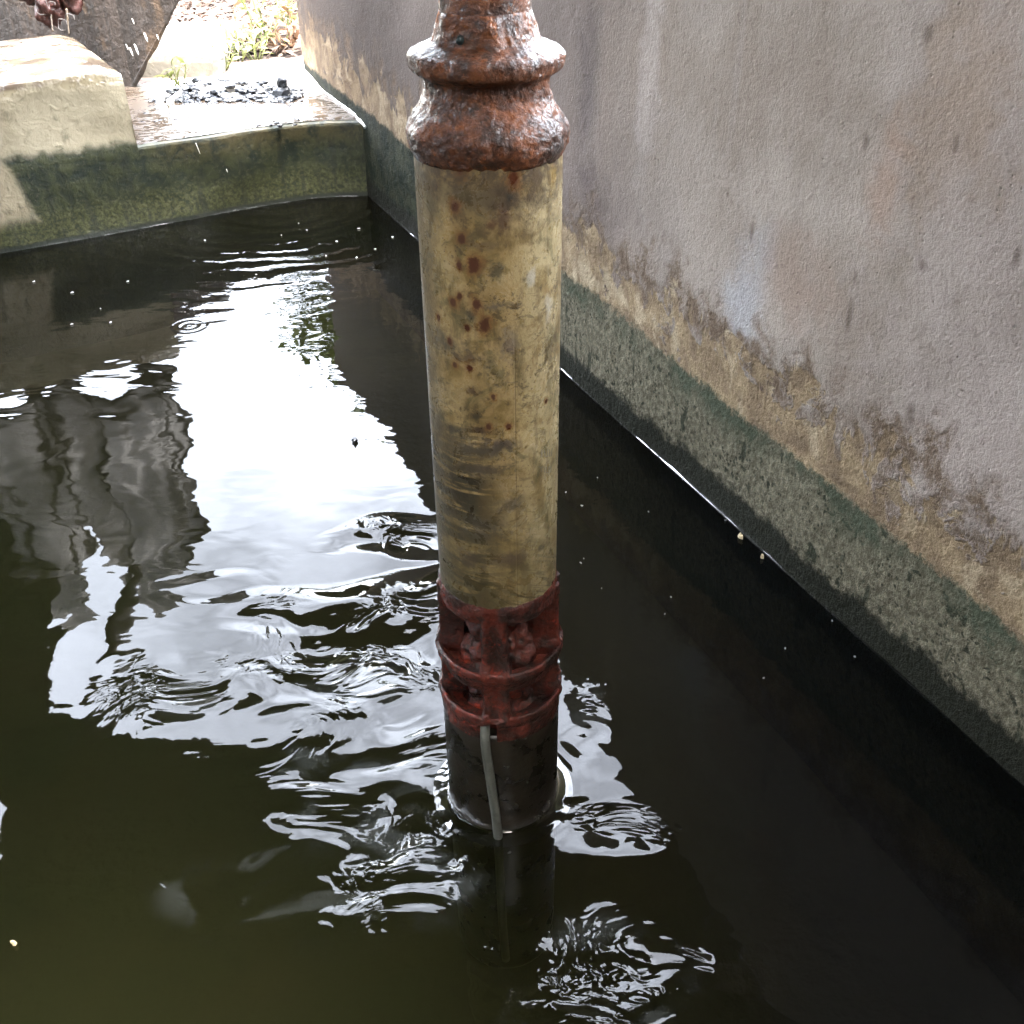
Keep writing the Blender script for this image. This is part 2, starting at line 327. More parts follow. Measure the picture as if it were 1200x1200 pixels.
def mat_water():
    n = NT('murky_water'); c = n.coord(); p = n.sep(c); x, y = p[0], p[1]
    w1 = n.noise(c, 2.2, 3, .5); w2 = n.noise(c, 5, 3, .5)
    wob = n.mul(n.sub(n.noise(c, 5, .5, .5), .5), 1.8)
    # stirred area round the pump
    P = lambda u, v: at(u, v)
    k = None
    for u, v, rx, ry, amp in [(420, 745, .22, .20, 1.0), (455, 632, .13, .075, .9), (270, 800, .24, .10, .6), (480, 900, .18, .11, .85), (505, 1005, .13, .10, 1.0), (410, 1030, .24, .14, .45), (690, 850, .045, .13, .7), (705, 965, .10, .05, .35), (690, 1150, .14, .10, .45)]:
        q = at(u, v); z_ = n.mul(n.spot(x, y, q.x, q.y, rx, ry, wob, 1.2, .3), amp)
        k = z_ if k is None else n.m('MAXIMUM', k, z_)
    q = at(592, 1090); k = n.mul(k, n.spot(x, y, q.x, q.y, .075, .16, n.mul(wob, .4), 1.1, .5)) if False else n.mul(k, n.sub(1.0, n.mul(n.spot(x, y, q.x, q.y, .080, .15, n.mul(wob, .4), 1.1, .5), .85)))
    wx = n.mul(n.sub(n.noise(c, 7, 0, .5), .5), .20); wy = n.mul(n.sub(n.noise(n.sc(c, -1.3), 6, 0, .5), .5), .15)
    swl = n.noise(n.comb(n.add(x, wx), n.add(n.mul(y, 1.3), wy), 0.0), 13, 0, .4, .6)
    swl2 = n.noise(n.comb(n.add(n.mul(x, .8), wy), n.add(n.mul(y, 1.3), wx), 5.0), 6.5, 0, .4, .5)
    patch = n.step(n.noise(n.comb(x, n.mul(y, 1.5), 7.0), 6.0, 0, .5, .3), .36, .62)
    fin = n.noise(n.comb(n.add(x, wx), n.add(n.mul(y, 1.3), wy), 3.0), 30, 0.6, .45, 1.1)
    z0 = lambda a: n.sub(a, .5)
    h = n.mul(k, n.add(n.mul(n.mul(z0(swl), .0190), n.add(.25, patch)), n.add(n.mul(z0(swl2), .0190), n.mul(n.mul(z0(fin), patch), .0085))))
    for u, v, rx, ry, sl in [(330, 715, .17, .065, .11), (440, 730, .22, .15, .115), (462, 630, .14, .075, .13), (250, 690, .10, .05, .05), (395, 800, .13, .06, .08)]:      # humped water that leans to the camera
        q = at(u, v); z_ = n.spot(x, y, q.x, q.y, rx, ry, n.mul(wob, .8), 1.15, .35)
        h = n.add(h, n.mul(z_, n.mul(n.sub(y, q.y), sl)))
    # long soft swell everywhere
    h = n.add(h, n.mul(w1, .006)); h = n.add(h, n.mul(n.noise(n.comb(n.mul(x, .8), n.mul(y, 1.3), 2.0), 9, 2, .5, .4), .0011))
    # wavelets that run in from the notch
    q = at(300, 262); kz = n.spot(x, y, q.x, q.y, .75, .95, n.mul(wob, .5), 1.1, .1)
    dx = n.sub(x, q.x); dy = n.sub(y, n.add(q.y, .25) if False else q.y+.25)
    rr = n.m('SQRT', n.add(n.mul(dx, dx), n.mul(dy, dy)))
    wav = n.m('SINE', n.add(n.mul(rr, 70), n.mul(n.noise(c, 3.5, 3, .6), 16)))
    h = n.add(h, n.mul(kz, n.add(n.mul(wav, .0011), n.mul(n.noise(c, 16, 3, .55, .6), .0018))))
    # drop rings
    for u, v, lam, rad, amp in [(222, 382, .026, .09, .0004), (572, 1113, .014, .03, .0005)]:
        q = at(u, v); dx = n.sub(x, q.x); dy = n.sub(y, q.y); rr = n.add(n.m('SQRT', n.add(n.mul(dx, dx), n.mul(dy, dy))), n.mul(wob, .008))
        h = n.add(h, n.mul(n.mul(n.m('SINE', n.mul(rr, 6.283/lam)), n.step(rr, 0, rad, 1, 0)), amp))
    # rings that leave the pump
    dx = n.sub(x, AX.x); dy = n.sub(y, AX.y); rr = n.m('SQRT', n.add(n.mul(dx, dx), n.mul(dy, dy)))
    h = n.add(h, n.mul(n.mul(n.m('SINE', n.mul(rr, 6.283/.02)), n.step(rr, .08, .16, 1, 0)), .00012))
    murk = n.mix(n.step(n.noise(c, 1.3, 4, .6, .4), .38, .64), (0.0051, 0.0054, 0.0023), (0.0090, 0.0072, 0.0033))
    murk = n.mix(n.mul(n.step(n.add(y, n.mul(x, 1.2)), 1.5, .5), .8), murk, n.mix(w2, (.0058, .0092, .0032), (.0150, .0130, .0050)))
    murk = n.mix(n.mul(n.step(x, .1, .45), .7), murk, (.0020, .0029, .0048))
    sm1 = n.noise(n.comb(n.add(n.mul(x, 4), n.mul(w2, 2.2)), n.add(n.mul(y, 9), n.mul(w1, 2)), 2.0), 1.0, 5, .6, 1.4)
    grey_streak = n.mul(n.mul(n.step(k, .02, .3), n.step(sm1, .47, .64)), n.step(y, 1.35, 1.1))  # soft grey streaks mixed into the murk where the water is stirred
    murk = n.mix(n.mul(grey_streak, .75), murk, (.065, .070, .064))
    murk = n.mulc(n.step(y, 1.5, 2.4), murk, (.35, .36, .40))  # far murk painted darker to offset the strong sky light there
    nb_ = n.bump(h)
    T = n.t.nodes.new; L = n.t.links.new
    df = T('ShaderNodeBsdfDiffuse'); n.put(df.inputs[0], murk)
    tr = T('ShaderNodeBsdfTransparent'); tr.inputs[0].default_value = (.50, .50, .34, 1)
    gl = T('ShaderNodeBsdfGlossy'); gl.inputs['Roughness'].default_value = .012; L(nb_, gl.inputs['Normal'])
    fr = T('ShaderNodeFresnel'); fr.inputs['IOR'].default_value = 1.345; L(nb_, fr.inputs['Normal'])
    m1 = T('ShaderNodeMixShader'); m1.inputs[0].default_value = .52; L(df.outputs[0], m1.inputs[1]); L(tr.outputs[0], m1.inputs[2])
    m2 = T('ShaderNodeMixShader'); L(fr.outputs[0], m2.inputs[0]); L(m1.outputs[0], m2.inputs[1]); L(gl.outputs[0], m2.inputs[2])
    n.t.nodes.remove(n.b); L(m2.outputs[0], n.out.inputs[0]); return n.mat
M_WATER = mat_water()

def mat_film():
    n = NT('wet_floor'); c = n.coord()
    a = n.noise(n.sc(c, 1, 2.2, 1), 26, 4, .6, .5); b = n.noise(c, 6, 4, .6)
    m_ = n.step(n.add(a, n.mul(n.sub(b, .5), .9)), .50, .56)
    n.set(Base_Color=n.mix(a, (.028, .020, .014), (.062, .046, .032)), Roughness=n.step(m_, 0, 1, .015, .5), IOR=1.5,
          Normal=n.bump(n.add(n.mul(n.noise(c, 40, 3, .6), .0006), n.mul(m_, .0015)))); return n.mat
M_FILM = mat_film()

def mat_slab():
    n = NT('dark_wet_timber'); c = n.coord()
    a = n.noise(c, 4, 6, .65, .6); b = n.noise(n.sc(c, 14, 14, .8), 1.5, 4, .6); d = n.noise(c, 30, 5, .65)
    col = n.mix(n.step(b, .36, .64), (.014, .011, .0095), (.036, .028, .024))
    col = n.mix(n.mul(n.step(a, .53, .64), .8), col, (.060, .038, .022)); col = n.mix(n.mul(n.step(d, .54, .68), .6), col, (.009, .008, .007))
    n.set(Base_Color=col, Roughness=.5, Normal=n.bump(n.add(n.mul(b, .012), n.mul(d, .010)))); return n.mat
M_SLAB = mat_slab()
def mat_conc(name, col, var=.25, stain=(.2, .16, .1), k=.4, scale=6):
    n = NT(name); c = n.coord(); a = n.noise(c, scale, 6, .62, .2); b = n.noise(c, scale*8, 4, .6)
    cc = n.mix(a, tuple(q*(1-var) for q in col), tuple(min(.88, q*(1+var)) for q in col))
    cc = n.mix(n.mul(n.step(n.noise(c, scale*1.7, 5, .6), .54, .68), k), cc, stain)
    n.set(Base_Color=cc, Roughness=.85, Normal=n.bump(n.add(n.mul(b, .003), n.mul(a, .006)))); return n.mat
M_CONC = mat_conc('pale_concrete', (.62, .59, .54)); M_CURB = mat_conc('grey_concrete', (.065, .058, .045))
M_DARKC = mat_conc('tank_concrete', (.16, .14, .11))
def mat_ground():
    n = NT('dirt_ground'); c = n.coord(); a = n.noise(c, 2.0, 6, .65); b = n.noise(c, 25, 5, .65); d = n.noise(c, .3, 4, .6)
    col = n.mix(n.step(a, .36, .64), (.045, .030, .023), (.080, .058, .046)); col = n.mix(n.mul(n.step(b, .5, .65), .6), col, (.03, .02, .015))
    col = n.mix(n.mul(n.step(d, .5, .62), .6), col, (.10, .11, .045))
    n.set(Base_Color=col, Roughness=.95, Normal=n.bump(n.mul(b, .02))); return n.mat
M_GROUND = mat_ground()
def mat_leaf(name, a, b, rough=.5):
    n = NT(name); g = n.t.nodes.new('ShaderNodeNewGeometry')
    f = g.outputs['Random Per Island']
    n.set(Base_Color=n.mix(f, a, b), Roughness=rough); n.b.inputs['Subsurface Weight'].default_value = 0
    tr = n.t.nodes.new('ShaderNodeBsdfTranslucent'); n.put(tr.inputs[0], n.mix(f, a, b))
    mx = n.t.nodes.new('ShaderNodeMixShader'); mx.inputs[0].default_value = .4
    n.t.links.new(n.b.outputs[0], mx.inputs[1]); n.t.links.new(tr.outputs[0], mx.inputs[2]); n.t.links.new(mx.outputs[0], n.out.inputs[0])
    return n.mat
M_LEAF = mat_leaf('weed_leaf', (.075, .092, .026), (.19, .20, .075)); M_DRY = mat_leaf('dry_leaf', (.10, .05, .025), (.17, .10, .06), .8)
M_LITTER = mat_leaf('leaf_litter', (.030, .018, .013), (.13, .095, .075), .9)
M_GRAVEL = mat_plain('wet_gravel', (.006, .007, .009), .14, .6, 60, .002, .4)
M_NET = mat_plain('brown_netting', (.045, .014, .011), .35, .7, 60, .004)
M_FROTH = mat_plain('froth', (.10, .09, .085), .3, .1)
M_GLINT = mat_plain('glint_white', (.62, .62, .60), .35, .4, 90)
M_DROP = mat_plain('water_white', (.80, .78, .74), .08, .05)
M_FLAKE = mat_plain('pale_flake', (.62, .50, .30), .6, .3); M_BUG = mat_plain('dark_flake', (.012, .010, .008), .4)
M_SPECK = mat_plain('white_speck', (.55, .55, .50), .5, .2)
M_ROOF = mat_plain('dark_sheet', (.030, .026, .022), .7, .4, 4); M_WOOD = mat_plain('dark_post', (.05, .037, .027), .8, .4, 12)  # very dark sheet, used for the roof and the added walls
M_TARP = mat_plain('brown_tarpaulin', (.012, .0105, .009), .6, .45, 3)
M_PIPE = mat_plain('grey_pipe', (.16, .16, .155), .5, .2, 15)

# ------------------------------------------------------------------ pump
pump = empty('submersible_pump', (AX.x, AX.y, BASE))
tag(pump, 'rusty capped cream submersible pump hanging upright in the dark tank water', 'pump')
def lathe(name, prof, mat, amp=0.0, fr=40, rfun=None, segs=300, dz=.0018, cap=True, amp2=0, fr2=150):
    """prof: (z, r) upward"""
    pts = []
    for (z0, r0), (z1, r1) in zip(prof, prof[1:]):
        k = max(1, int(math.hypot(z1-z0, r1-r0)/dz))
        for i in range(k): pts.append((z0+(z1-z0)*i/k, r0+(r1-r0)*i/k))
    pts.append(prof[-1])
    pts = [(z, r*1.0165) for z, r in pts]
    # relax so that turned edges are rounded
    for _ in range(1):
        pts = [pts[0]] + [((pts[i-1][0]+2*pts[i][0]+pts[i+1][0])/4, (pts[i-1][1]+2*pts[i][1]+pts[i+1][1])/4) for i in range(1, len(pts)-1)] + [pts[-1]]
    V, U, Fc = [], [], []
    for z, r in pts:
        for k in range(segs+1):
            th = -math.pi + 2*math.pi*k/segs
            kk = -math.pi if k == segs else th
            rr = r; zz = z
            d = Vector((math.sin(kk), -math.cos(kk), 0))
            if rfun: rr = rfun(kk, z, r)
            if amp:
                q = Vector((d.x*r, d.y*r, z))
                rr += amp*fbm(q*fr, 3); zz += .6*amp*mn.noise(q*fr*.7+Vector((9, 3, 1)))
                if amp2: rr += amp2*mn.noise(q*fr2)
            V.append((d.x*rr, d.y*rr, zz-BASE)); U.append((th*.0739, z))
    w = segs+1
    for i in range(len(pts)-1):
        for k in range(segs): Fc.append((i*w+k, i*w+k+1, (i+1)*w+k+1, (i+1)*w+k))
    if cap:
        Fc.append(tuple(range(segs))[::-1]); Fc.append(tuple((len(pts)-1)*w+k for k in range(segs)))
    o = mesh(name, V, Fc, mat, pump, True, uvs=U)
    if cap:
        for q in (-1, -2): o.data.polygons[len(Fc)+q].use_smooth = False
    return o
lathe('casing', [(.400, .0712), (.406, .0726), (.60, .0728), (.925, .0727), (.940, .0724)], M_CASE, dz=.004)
def boss(th, z, r):
    if z > 1.068: return r
    a = sm(-1.15, -.70, th)*sm(.42, .0, th)                       # flat-faced lug on the left of the neck
    b = sm(1.070, 1.048, z)*sm(1.006, 1.016, z)
    flat = .0482/max(.5, math.cos(th+.42))
    return max(r, r+(flat-r)*a*b) if r < .06 else r
lathe('discharge_head', [(.9300, .0728), (.9325, .0742), (.937, .0757), (.941, .0782), (.9545, .0788), (.959, .0765), (.970, .0690), (.980, .0627), (.987, .0600), (.9985, .0596), (1.002, .0618), (1.007, .0705), (1.010, .0728), (1.0195, .0736), (1.0235, .0715), (1.0285, .0600), (1.032, .0505), (1.040, .0475), (1.052, .0445), (1.058, .0425)],
      M_RUST, amp=.0018, fr=34, rfun=boss, amp2=.0012, fr2=170)
lathe('outlet_pipe', [(1.052, .0418), (1.30, .0415), (2.58, .0415)], M_RUST, amp=.0013, fr=36, dz=.006, segs=120)
V, Fc = tube_data([(-.0215, -.0435, 1.0395-BASE), (-.0222, -.0505, 1.0385-BASE)], .0034, 14)
mesh('drain_hole_disc', V, Fc, M_HOLE, pump)  # dark disc stands in for the shaded drain hole

def core_r(th, z, r):
    q = Vector((math.sin(th)*r, math.cos(th)*r, z))
    return r + .012*mn.noise(q*48) + .004*mn.noise(q*110)
core = lathe('intake_strainer', [(.186, .060), (.190, .0555), (.215, .0470), (.240, .0450), (.265, .0520), (.283, .0540), (.300, .0500), (.325, .0440), (.350, .0420), (.375, .0480), (.405, .0520)], M_RED, rfun=core_r, segs=240, dz=.0016)
def notch(th, z, r):
    if z < .222 and r > .060: r -= .018*sm(.105, .085, abs(th+.17))*sm(.222, .214, z)
    return r
for prof, rf in [([(.384, .056), (.378, .0690), (.379, .0722), (.383, .0738), (.392, .0744), (.404, .0744), (.410, .0726), (.408, .056), (.384, .056)], None),
                 ([(.276, .053), (.269, .0690), (.2705, .0738), (.279, .0752), (.2865, .0772), (.2915, .0818), (.298, .0832), (.3035, .0826), (.3060, .0800), (.3035, .0765), (.2960, .0725), (.2890, .0660), (.2870, .053), (.276, .053)], None),
                 ([(.182, .053), (.1825, .0765), (.186, .0790), (.196, .0796), (.209, .0792), (.2145, .0815), (.2205, .0828), (.2265, .0822), (.2290, .0798), (.2265, .0762), (.2200, .0720), (.2130, .0650), (.2110, .053), (.182, .053)], notch)]:
    o = lathe('ring', prof, M_RED, amp=.0013, fr=55, rfun=rf, segs=400, dz=.0011, cap=False, amp2=.0010, fr2=190); o.parent = core
for k in range(4):
    c = -.07+k*math.pi/2; ca, sa = math.cos(c), math.sin(c)
    cs = [(-.0125, .044), (-.0130, .060), (-.0130, .0735), (-.0112, .0762), (-.0085, .0768), (-.0055, .0758), (-.0030, .0728), (.0015, .0722), (.0045, .0750), (.0080, .0768), (.0112, .0760), (.0130, .0732), (.0130, .060), (.0125, .044)]
    V, Fc = [], []; m_ = len(cs); z0_ = .216 if k == 0 else .188; N_ = 110
    for a in range(N_+1):
        z = z0_+(.400-z0_)*a/N_
        for t, r in cs:
            t2 = t*(1+.12*mn.noise(Vector((z*40, k*5, t*90)))); r2 = (r + .0016*mn.noise(Vector((z*60, k*9, t*120))) + .0010*mn.noise(Vector((z*190, k*7, t*300))))*1.0165
            lp = max(math.exp(-((z-.298)/.014)**2), math.exp(-((z-.2215)/.012)**2))
            t2 *= 1.28+.30*lp; r2 += .0062*lp*(1 if r > .07 else 0)
            V.append((sa*r2+ca*t2, -ca*r2+sa*t2, z-BASE))
    for a in range(N_):
        for b in range(m_-1): Fc.append((a*m_+b, a*m_+b+1, (a+1)*m_+b+1, (a+1)*m_+b))
    Fc.append(tuple(range(m_))[::-1]); Fc.append(tuple(N_*m_+b for b in range(m_)))
    mesh('rib', V, Fc, M_RED, core)
lathe('motor', [(BASE, .060), (BASE+.01, .0775), (-.05, .0788), (.176, .0790), (.186, .0780), (.191, .074)], M_MOTOR, dz=.006)
V, Fc = [], []
cp = []
for t, dx, rad in [(.208, -.0200, .0735), (.200, -.0205, .081), (.188, -.0205, .0865), (.165, -.0195, .0875), (.13, -.0165, .0868), (.09, -.0130, .0862), (.05, -.0095, .0858), (.02, -.0080, .0856), (0, -.007, .0856), (-.06, -.006, .086), (-.2, -.004, .086), (BASE+.05, 0, .084)]:
    rad *= 1.0165; t += .006 if t > .1 else 0
    cp.append(Vector((dx, -math.sqrt(rad*rad-dx*dx), t-BASE)))
fine = []
for i in range(len(cp)-1):
    p0, p1, p2, p3 = cp[max(0, i-1)], cp[i], cp[i+1], cp[min(len(cp)-1, i+2)]
    for k in range(6):
        t = k/6; fine.append(.5*((2*p1)+(p2-p0)*t+(2*p0-5*p1+4*p2-p3)*t*t+(3*p1-p0-3*p2+p3)*t**3))
fine.append(cp[-1])
V, Fc = tube_data(fine, .0066, 14)
V = [Vector((v.x, v.y, v.z)) for v in V]
mesh('power_cable', V, Fc, M_CABLE, pump)
# faint printed strokes on the right flank
V, Fc = [], []
def stroke(u0, v0, u1, v1, wpx=.9):
    k = 5; o = len(V)
    for i in range(k+1):
        u = u0+(u1-u0)*i/k; v = v0+(v1-v0)*i/k
        L = math.hypot(u1-u0, v1-v0); nx, ny = -(v1-v0)/L*wpx/2, (u1-u0)/L*wpx/2
        for s in (-1, 1):
            th, z = cyl(u+nx*s, v+ny*s, .0739)
            V.append((math.sin(th)*.0742, -math.cos(th)*.0742, z-BASE))
    for i in range(k): Fc.append((o+2*i, o+2*i+1, o+2*i+3, o+2*i+2))
for q in [(634.6,526,634.8,535.5),(638,527,638.6,535),(638.6,535,641,535.4),(641,526,641.2,535.2),(643.3,526,643.5,535),(646.8,525,645.4,535),
          (631,546,634,548.5),(636,546,634,549),(634,548.5,634.6,553),(637.4,547,637.8,553.8),(640,547,640,553.8),(640,553.8,643,553.6),(643,546.5,643,553.6),(645.6,546,645.2,553.5)]: stroke(*q)
mesh('printed_mark', V, Fc, M_PRINT, pump, False)

# ------------------------------------------------------------------ tall wall (local x along WD from WA, local y into the wall, z up)
def wall_frame(o, A, D):
    o.matrix_world = Matrix(((D.x, -D.y, 0, A.x), (D.y, D.x, 0, A.y), (0, 0, 1, 0), (0, 0, 0, 1)))
WTOP = 1.16; S0, S1 = -2.52, 2.9
V, Fc = [], []
nx, nz = 360, 110
# local +y must point out of the tank side: for D=WD, (-D.y, D.x) = (.915,.402) = -WN
def wz(j): return -.4 + (WTOP+.4)*j/nz
for j in range(nz+1):
    z = wz(j)
    for i in range(nx+1):
        s = S0+(S1-S0)*i/nx
        end = .03*fbm((z*7, 1.3, 0), 3) + .02*sm(.55, .60, z)*0
        x = s + (end if i == 0 else 0) + (end*.5 if i == 1 else 0)
        y = .007*fbm((s*2.2, z*3, 4), 3) + .010*sm(.42, .30, z + .05*mn.noise(Vector((s*6, z*4, 0))))*0
        y += .022*sm(.05, 0, WTOP-z) + .02*sm(.03, 0, s-S0)
        y += .035*sm(.35, .75, z)*sm(-1.4, -2.5, s)*0
        V.append((x, y, z))
w = nx+1
for j in range(nz):
    for i in range(nx): Fc.append((j*w+i, j*w+i+1, (j+1)*w+i+1, (j+1)*w+i))
T = .16; o0 = len(V)
for j in range(nz+1):                                                # end face and back
    for yy in (.05, .10, T):
        end = .035*fbm((wz(j)*7, 1.3+yy*9, 0), 3)*(1 if yy < T else .6)
        V.append((S0+end, yy, wz(j)))
for j in range(nz):
    a = o0+3*j; b = a+3
    Fc.append((j*w, (j+1)*w, b, a)); Fc.append((a, b, b+1, a+1)); Fc.append((a+1, b+1, b+2, a+2))
V += [(S1, T, -.4), (S1, T, WTOP)]; e0, e1 = len(V)-2, len(V)-1
Fc.append((o0+2, o0+3*nz+2, e1, e0))
Fc.append(tuple([nz*w+i for i in range(w)]+[e1, o0+3*nz+2, o0+3*nz+1, o0+3*nz]))
Fc.append(tuple([j*w+nx for j in range(nz+1)][::-1]+[e0, e1][0:2]))
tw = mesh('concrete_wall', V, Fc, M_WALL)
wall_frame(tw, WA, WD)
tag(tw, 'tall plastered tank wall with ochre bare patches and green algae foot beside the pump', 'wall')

# ------------------------------------------------------------------ low wall with block and notch (local x along BD, y away from camera)
V, Fc = [], []
def front(s):                                                        # waterline bows a little, then rounds into the tall wall
    y = .025*sm(.2, .9, s)*sm(1.35, 1.0, s)
    if s > 1.08: y -= .55*(s-1.08)**2/.5*1.0
    return y
ss = [-1.6+.04*i for i in range(53)] + [.525] + [.535+.02*i for i in range(52)]
ss = [s for s in ss if s < .522] + [.522, .5235] + [s for s in ss if s > .53]
def topz(s):
    if s <= .5225: return .530 - .012*sm(-.2, .5, s)*0 - .02*sm(.46, .522, s) - .02*sm(.5, .0, s)*.5
    return ZS + .004*mn.noise(Vector((s*6, 0, 0)))
zf = 16; rows = []
for s in ss:
    y0 = front(s); tz = topz(s); col = []
    depth = .86 if s <= .5225 else 1.05
    for j in range(zf+9):
        z = -.4 + (ZS-.016+.4)*j/zf if j <= zf else ZS-.016 + (tz-.012-ZS+.016)*(j-zf)/8
        bat = .012*fbm((s*4, min(z, tz-.012)*6, 2), 3)
        col.append((s, y0 + bat + .02*max(0, z), z))
    yy = col[-1][1]
    col += [(s, yy+.004, tz-.004), (s, yy+.014, tz)]
    for k in range(1, 9): col.append((s, yy+.014+(depth-.03)*k/8, tz+.003*mn.noise(Vector((s*5, k*.6, 3)))))
    col += [(s, yy+depth-.006, tz-.008), (s, yy+depth, tz-.02), (s, yy+depth, -.4)]
    rows.append(len(V)); V += col
nc = len(col)
for i in range(len(ss)-1):
    for j in range(nc-1): Fc.append((rows[i]+j, rows[i+1]+j, rows[i+1]+j+1, rows[i]+j+1))
Fc.append(tuple(rows[0]+j for j in range(nc))); Fc.append(tuple(rows[-1]+j for j in range(nc))[::-1])
lw = mesh('low_wall', V, Fc, M_LOW)
wall_frame(lw, BA, BD)
for p_ in lw.data.polygons: pass
tag(lw, 'low mossy concrete end wall with a raised pale block and an overflow notch', 'wall')
md = lw.modifiers.new('edge', 'EDGE_SPLIT'); md.split_angle = R(40)

# thin flowing film on the notch floor
V, Fc = [], []
NX, NY = 30, 24
for j in range(NY+1):
    for i in range(NX+1):
        s = .527 + .86*i/NX; y = front(s)*0 + .035 + front(s) + .96*j/NY
        if j == 0: y -= .012
        V.append((s, y, ZS+.0085 - (.006 if j == 0 else 0)))
for j in range(NY):
    for i in range(NX): a = j*(NX+1)+i; Fc.append((a, a+1, a+NX+2, a+NX+1))
fl = mesh('shallow_water', V, Fc, M_FILM); wall_frame(fl, BA, BD); tag(fl, kind='structure')

V, Fc = tube_data([WA+WD*(-2.44+.82*i/40)+WN*(.004+.006*mn.noise(Vector((i*.4, 0, 0))))+Vector((0, 0, ZS+.012-.022*max(0, (i-28)/12)**2+.003*mn.noise(Vector((i*.9, 2, 0))))) for i in range(41)], [.0055+.004*mn.noise(Vector((i*.5, 5, 0))) for i in range(41)], 8)  # white tube stands in for the bright meniscus along the wall
tag(mesh('seam_glint', V, Fc, M_GLINT), 'thin white strip standing in for the wet glint where the notch floor meets the tall wall', 'froth')
# ------------------------------------------------------------------ tank water
V, Fc = [], []
corners = [(-2.75, 2.95), (-.55, 4.2), (-.42, 3.96), (1.32, 0.0), (1.6, -.62), (-2.75, -.62)]
V = [(x, y, 0) for x, y in corners]; Fc = [tuple(range(len(V)))[::-1]]
def lift(path, nrm, prof, rough=False):
    o = len(V)
    for p, q in zip(path, nrm):
        f_ = (.25+1.3*max(0, mn.noise(Vector((p[0]*9, p[1]*9, 1)))+.30*mn.noise(Vector((p[0]*40, p[1]*40, 5)))+.12)) if rough else 1
        for d, z in prof: V.append((p[0]+q[0]*d, p[1]+q[1]*d, .0003+(z-.0003)*f_))
    m_ = len(prof)
    for i in range(len(path)-1):
        for j in range(m_-1): Fc.append((o+i*m_+j, o+(i+1)*m_+j, o+(i+1)*m_+j+1, o+i*m_+j+1))
prof = [(-.012, .0015), (.0, .0014), (.0004, .0009), (.0009, .0006), (.0018, .0004), (.004, .0003)]
pw = [WA+WD*(S0+.9+(S1-S0-.9)*i/400) for i in range(401)]
lift(pw, [WN]*401, prof, True)
pp = []; pn = []
for i in range(97):
    a = 2*math.pi*i/96; d = Vector((math.sin(a), -math.cos(a), 0)); pn.append(d); pp.append(AX+d*.0805)
lift(pp, pn, [(-.003, .0052), (.0, .0050), (.0010, .0038), (.0025, .0026), (.005, .0015), (.009, .0008), (.016, .0004), (.024, .0003)])
pb = [BA+BD*s+BN*front(s) for s in [-.5+.009*i for i in range(200)]]
lift(pb, [-BN]*200, prof, True)
wt = mesh('water', V, Fc, M_WATER, None, True); tag(wt, kind='structure')

tf = mesh('tank_floor', [(-2.9, -.8, -.385), (2, -.8, -.385), (2, 4.4, -.385), (-2.9, 4.4, -.385)], [(0, 1, 2, 3)], mat_conc('silt', (.020, .018, .008), .5, (.008, .008, .004), .7, 3), None, False); tag(tf, kind='structure')
# ------------------------------------------------------------------ rest of the tank (out of frame) and the ground
def slabbox(name, A, B, th, z0, z1, mat, label):
    d = (B-A).normalized(); nn = Vector((-d.y, d.x, 0)); V = []
    for z in (z0, z1):
        V += [A+Vector((0, 0, z)), B+Vector((0, 0, z)), B+nn*th+Vector((0, 0, z)), A+nn*th+Vector((0, 0, z))]
    o = mesh(name, V, [(3, 2, 1, 0), (4, 5, 6, 7), (0, 1, 5, 4), (1, 2, 6, 5), (2, 3, 7, 6), (3, 0, 4, 7)], mat, None, False)
    b = o.modifiers.new('bevel', 'BEVEL'); b.width = .02; b.segments = 2
    tag(o, label, 'wall'); return o
slabbox('tank_wall', Vector((-2.72, -.6, 0)), Vector((-2.72, 2.85, 0)), .2, -.4, .53, M_DARKC, 'plain concrete side wall of the tank to the left of the photographer')
slabbox('tank_wall', Vector((1.22, -.6, 0)), Vector((-2.92, -.6, 0)), -.2, -.4, .50, M_DARKC, 'plain concrete rim of the tank behind the photographer')
GZ = .20
inner = [(-2.9, -.75), (-2.9, 3.2), (-.95, 4.95), (-.55, 4.3), (1.55, -.75)]
outer = [(-400, -300), (-400, 400), (-80, 600), (400, 400), (400, -300)]
V = [(x, y, GZ) for x, y in inner]+[(x, y, GZ) for x, y in outer]
Fc = []
for i in range(5):
    j = (i+1) % 5; Fc.append((i, 5+i, 5+j, j)[::-1])
gd = mesh('ground', V, Fc, M_GROUND, None, False); tag(gd, kind='structure')
bm = bmesh.new(); bm.from_mesh(gd.data); bmesh.ops.recalc_face_normals(bm, faces=bm.faces)
if bm.faces[0].normal.z < 0: bmesh.ops.reverse_faces(bm, faces=bm.faces)
bm.to_mesh(gd.data); bm.free()

# ------------------------------------------------------------------ dark slab behind the block
SP = Vector((-1.62, 4.62, 0)); sd = Vector((.93, -.28, 0)).normalized(); sn = Vector((-sd.y, sd.x, 0))*1
def spt(u, v, back=0.0):
    return onplane(u, v, SP, Vector((sd.y, -sd.x, 0)))
outl = [spt(157, 114), spt(179, 71), spt(211, 0)]
top = outl[-1]
outl += [top+sd*.00+Vector((0, 0, .05)), top-sd*.12+Vector((0, 0, .10)), top-sd*.32+Vector((0, 0, .30)), top-sd*.9+Vector((0, 0, .36)), top-sd*1.5+Vector((0, 0, .30)), top-sd*2.6+Vector((0, 0, .5))]
outl += [Vector((outl[-1].x, outl[-1].y, .1)), spt(120, 160)*1]
outl[-1].z = .1
V, Fc = [], []
